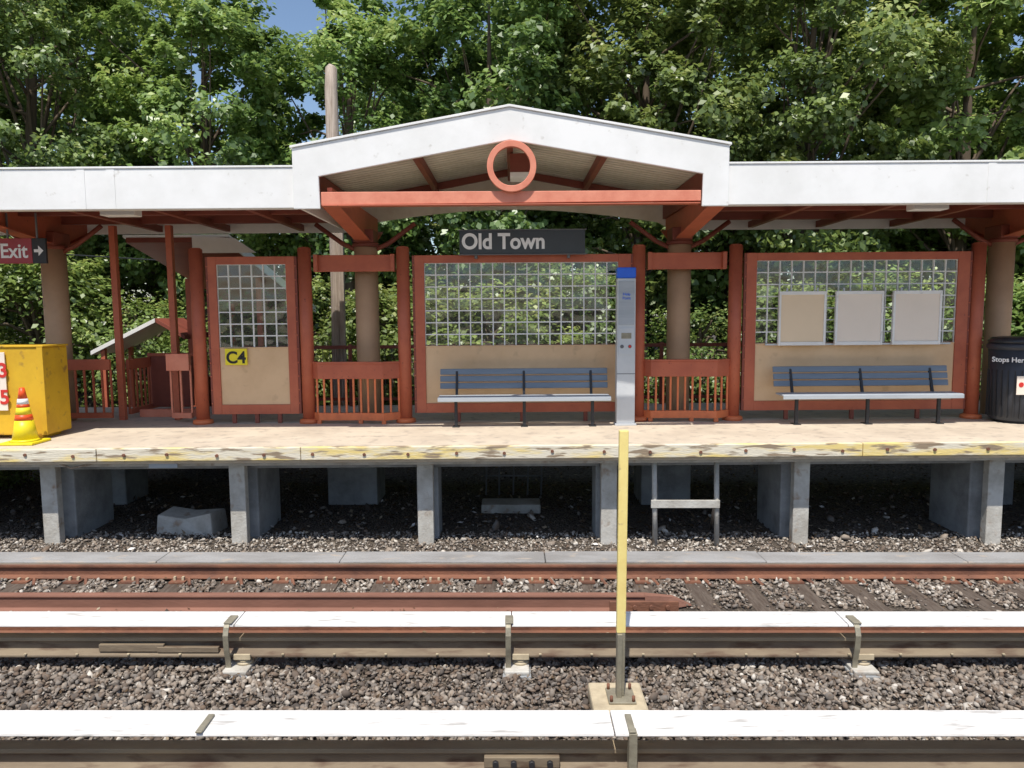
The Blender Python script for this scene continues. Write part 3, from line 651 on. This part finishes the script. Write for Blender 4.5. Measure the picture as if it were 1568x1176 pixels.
up=G('wooden_utility_pole',(-3.03,13.2,0))
tube('pole',up,[(-3.1,13.2,-1.4),(-3.09,13.2,2),(-3.13,13.2,5.45),(-3.12,13.2,5.8),(-3.10,13.2,5.85)],[.14,.125,.11,.10,.06],'wood',14)
box('splice_board',up,-3.02,-2.94,13.0,13.1,-1.3,4.6,'wood')
tube('cable',up,[(-3.2,13.05,2.6),(-5.5,13.6,2.5),(-9,14.5,2.75)],.012,'black',6)

# ------------------------------------------------------------ trees
def leaves(c,cr,npl,ls,crown_c,r,flat=.6):
    n=len(c)*npl; cc=np.repeat(c,npl,0); rr_=np.repeat(cr,npl)
    d=r.normal(size=(n,3)); d/=np.linalg.norm(d,axis=1)[:,None]
    rad=(r.random(n)**.45)[:,None]*rr_[:,None]*np.array([1,1,flat])
    p=cc+d*rad
    p+= .14*np.sin(p[:,[1,2,0]]*7)
    out=p-crown_c; out/=np.linalg.norm(out,axis=1)[:,None]+1e-6
    nm=r.normal(size=(n,3))*.45+np.array([0,0,.6])+out*.5+d*.25; nm/=np.linalg.norm(nm,axis=1)[:,None]
    t=r.normal(size=(n,3))+np.array([0,0,-.5]); t-=nm*np.sum(t*nm,1)[:,None]; t/=np.linalg.norm(t,axis=1)[:,None]; bt=np.cross(nm,t)
    s=(ls*r.uniform(.55,1.25,n))[:,None]
    v=np.stack([p-t*s*.5,p-bt*s*.36+t*s*.02+nm*s*.08,p+t*s*.55-nm*s*.1,p+bt*s*.36+t*s*.02+nm*s*.08],1)
    ct=np.repeat(r.normal(0,.16,len(c)),npl)
    tint=np.clip(.45+ct+r.normal(0,.17,n)+.22*(d[:,2]),0,1)  # lighter at cluster top, darker beneath: light from above put into the tint
    return v.reshape(-1,3),np.repeat(tint,4),n
def make_tree(name,seed,H,base,rx,ls,ncl,npl):
    r=np.random.default_rng(seed)
    cz=(base+H)/2; rz=(H-base)/2
    c=[]
    while len(c)<ncl:
        d=r.normal(size=3); d/=np.linalg.norm(d); k=r.uniform(.45,1)**.6
        w=1+.22*math.sin(3*math.atan2(d[1],d[0])+seed)+.15*math.sin(5*d[2]+seed*2)
        c.append((d[0]*rx*k*w,d[1]*rx*k*w,cz+d[2]*rz*k))
    c=np.array(c); cr=r.uniform(.35,.95,ncl)
    lv,lt,nl=leaves(c,cr,npl,ls,np.array([0,0,cz-1]),r)
    V=[];F=[]
    th=H*.62
    pts=[(0,0,-.5),(.05,.02,H*.2),(-.1,.1,H*.4),(.1,0,th),(.15,.1,H*.85)]
    v,f=tubevf(pts,[.24,.2,.16,.11,.03],8,0,False); V+=v;F+=f
    for k in r.choice(ncl,min(ncl,40),replace=False):
        q=Vector(c[k]); t0=r.uniform(.15,.75)*H
        t0=min(t0,q.z-.3) if q.z>1.5 else .8
        s=Vector((0,0,max(t0,.5))); mid=s.lerp(q,.5)+Vector((r.normal()*.2,r.normal()*.2,.25))
        v,f=tubevf([s,mid,q],[.055,.035,.01],5,len(V),False); V+=v;F+=f
    V=np.array(V);F=np.array(F)
    nb=len(V)
    verts=np.concatenate([V,lv]); faces=np.concatenate([F,np.arange(nl*4).reshape(nl,4)+nb])
    mi=np.concatenate([np.zeros(len(F)),np.ones(nl)]); at=np.concatenate([r.random(nb)*.5,lt])
    return bigmesh(name,verts,faces,[M['bark'],M['leaf']],at,mi,link=False)
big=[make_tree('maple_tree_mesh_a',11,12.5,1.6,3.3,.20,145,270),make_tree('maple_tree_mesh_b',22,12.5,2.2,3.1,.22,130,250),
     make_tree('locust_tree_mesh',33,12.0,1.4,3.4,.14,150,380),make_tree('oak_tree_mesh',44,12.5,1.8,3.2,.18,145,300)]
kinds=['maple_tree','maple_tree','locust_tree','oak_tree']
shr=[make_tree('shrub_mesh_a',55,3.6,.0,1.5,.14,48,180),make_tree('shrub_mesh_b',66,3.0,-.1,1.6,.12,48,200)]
def place(me,nm,x,y,rz,s,z=None):
    o=bpy.data.objects.new(nm,me); COL.objects.link(o); o.location=(x,y,gz(y) if z is None else z); o.rotation_euler=(0,0,rz); o.scale=(s,s,s*random.uniform(.93,1.05)); return o
random.seed(9)
row1=[(-16.5,20.6,2,.98),(-12.4,19.6,2,.96),(-8.0,19.6,0,.82),(-4.4,20.2,3,.84),(-.5,19.8,1,.86),(3.4,19.8,0,.90),(7.6,19.5,3,.95),(11.8,19.8,1,.96),(16.4,20.2,0,.98)]
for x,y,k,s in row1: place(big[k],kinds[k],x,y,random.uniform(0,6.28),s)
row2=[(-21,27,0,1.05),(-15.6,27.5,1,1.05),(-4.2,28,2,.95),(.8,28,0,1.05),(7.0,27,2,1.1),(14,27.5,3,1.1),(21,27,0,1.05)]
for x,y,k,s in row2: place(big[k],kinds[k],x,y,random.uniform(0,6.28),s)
x=-15
i=0
while x<16:
    y=random.uniform(15.4,17)
    if not(-8.4<x<-4.9): place(shr[i%2],'shrub',x,y,random.uniform(0,6.28),random.uniform(.8,1.2))
    x+=random.uniform(1.7,2.4); i+=1
x=-20
while x<21:
    place(shr[i%2],'shrub',x,random.uniform(22,24),random.uniform(0,6.28),random.uniform(1.5,1.8)); x+=3; i+=1
place(shr[1],'shrub',-8.9,12.2,1.0,.45,-1.35); place(shr[0],'shrub',9.6,12.4,2.0,.4,-1.35)

# ------------------------------------------------------------ light, sky, camera
el=math.radians(64); az=math.radians(12)
S=Vector((-math.sin(az)*math.cos(el),-math.cos(az)*math.cos(el),math.sin(el)))
ld=bpy.data.lights.new('sun','SUN'); ld.energy=5.0; ld.angle=math.radians(.53); ld.color=(1,.95,.87)
lo=bpy.data.objects.new('sun',ld); COL.objects.link(lo); lo.rotation_euler=(-S).to_track_quat('-Z','Y').to_euler(); lo.location=(0,-20,30)
w=bpy.data.worlds.new('World'); sc.world=w; w.use_nodes=True; nt=w.node_tree; bg=nt.nodes['Background']
sk=nt.nodes.new('ShaderNodeTexSky'); sk.sky_type='NISHITA'; sk.sun_disc=False; sk.sun_elevation=el; sk.sun_rotation=math.atan2(S.x,S.y)
sk.air_density=1.0; sk.dust_density=.8; sk.ozone_density=1.5
nt.links.new(sk.outputs[0],bg.inputs[0]); bg.inputs[1].default_value=.15
cd=bpy.data.cameras.new('camera'); cam=bpy.data.objects.new('camera',cd); COL.objects.link(cam)
cd.sensor_width=36; cd.lens=25.95; cd.clip_end=1500; cd.clip_start=.05
cam.location=(0,0,1.6); cam.rotation_euler=(math.radians(90-5.5),0,0); sc.camera=cam
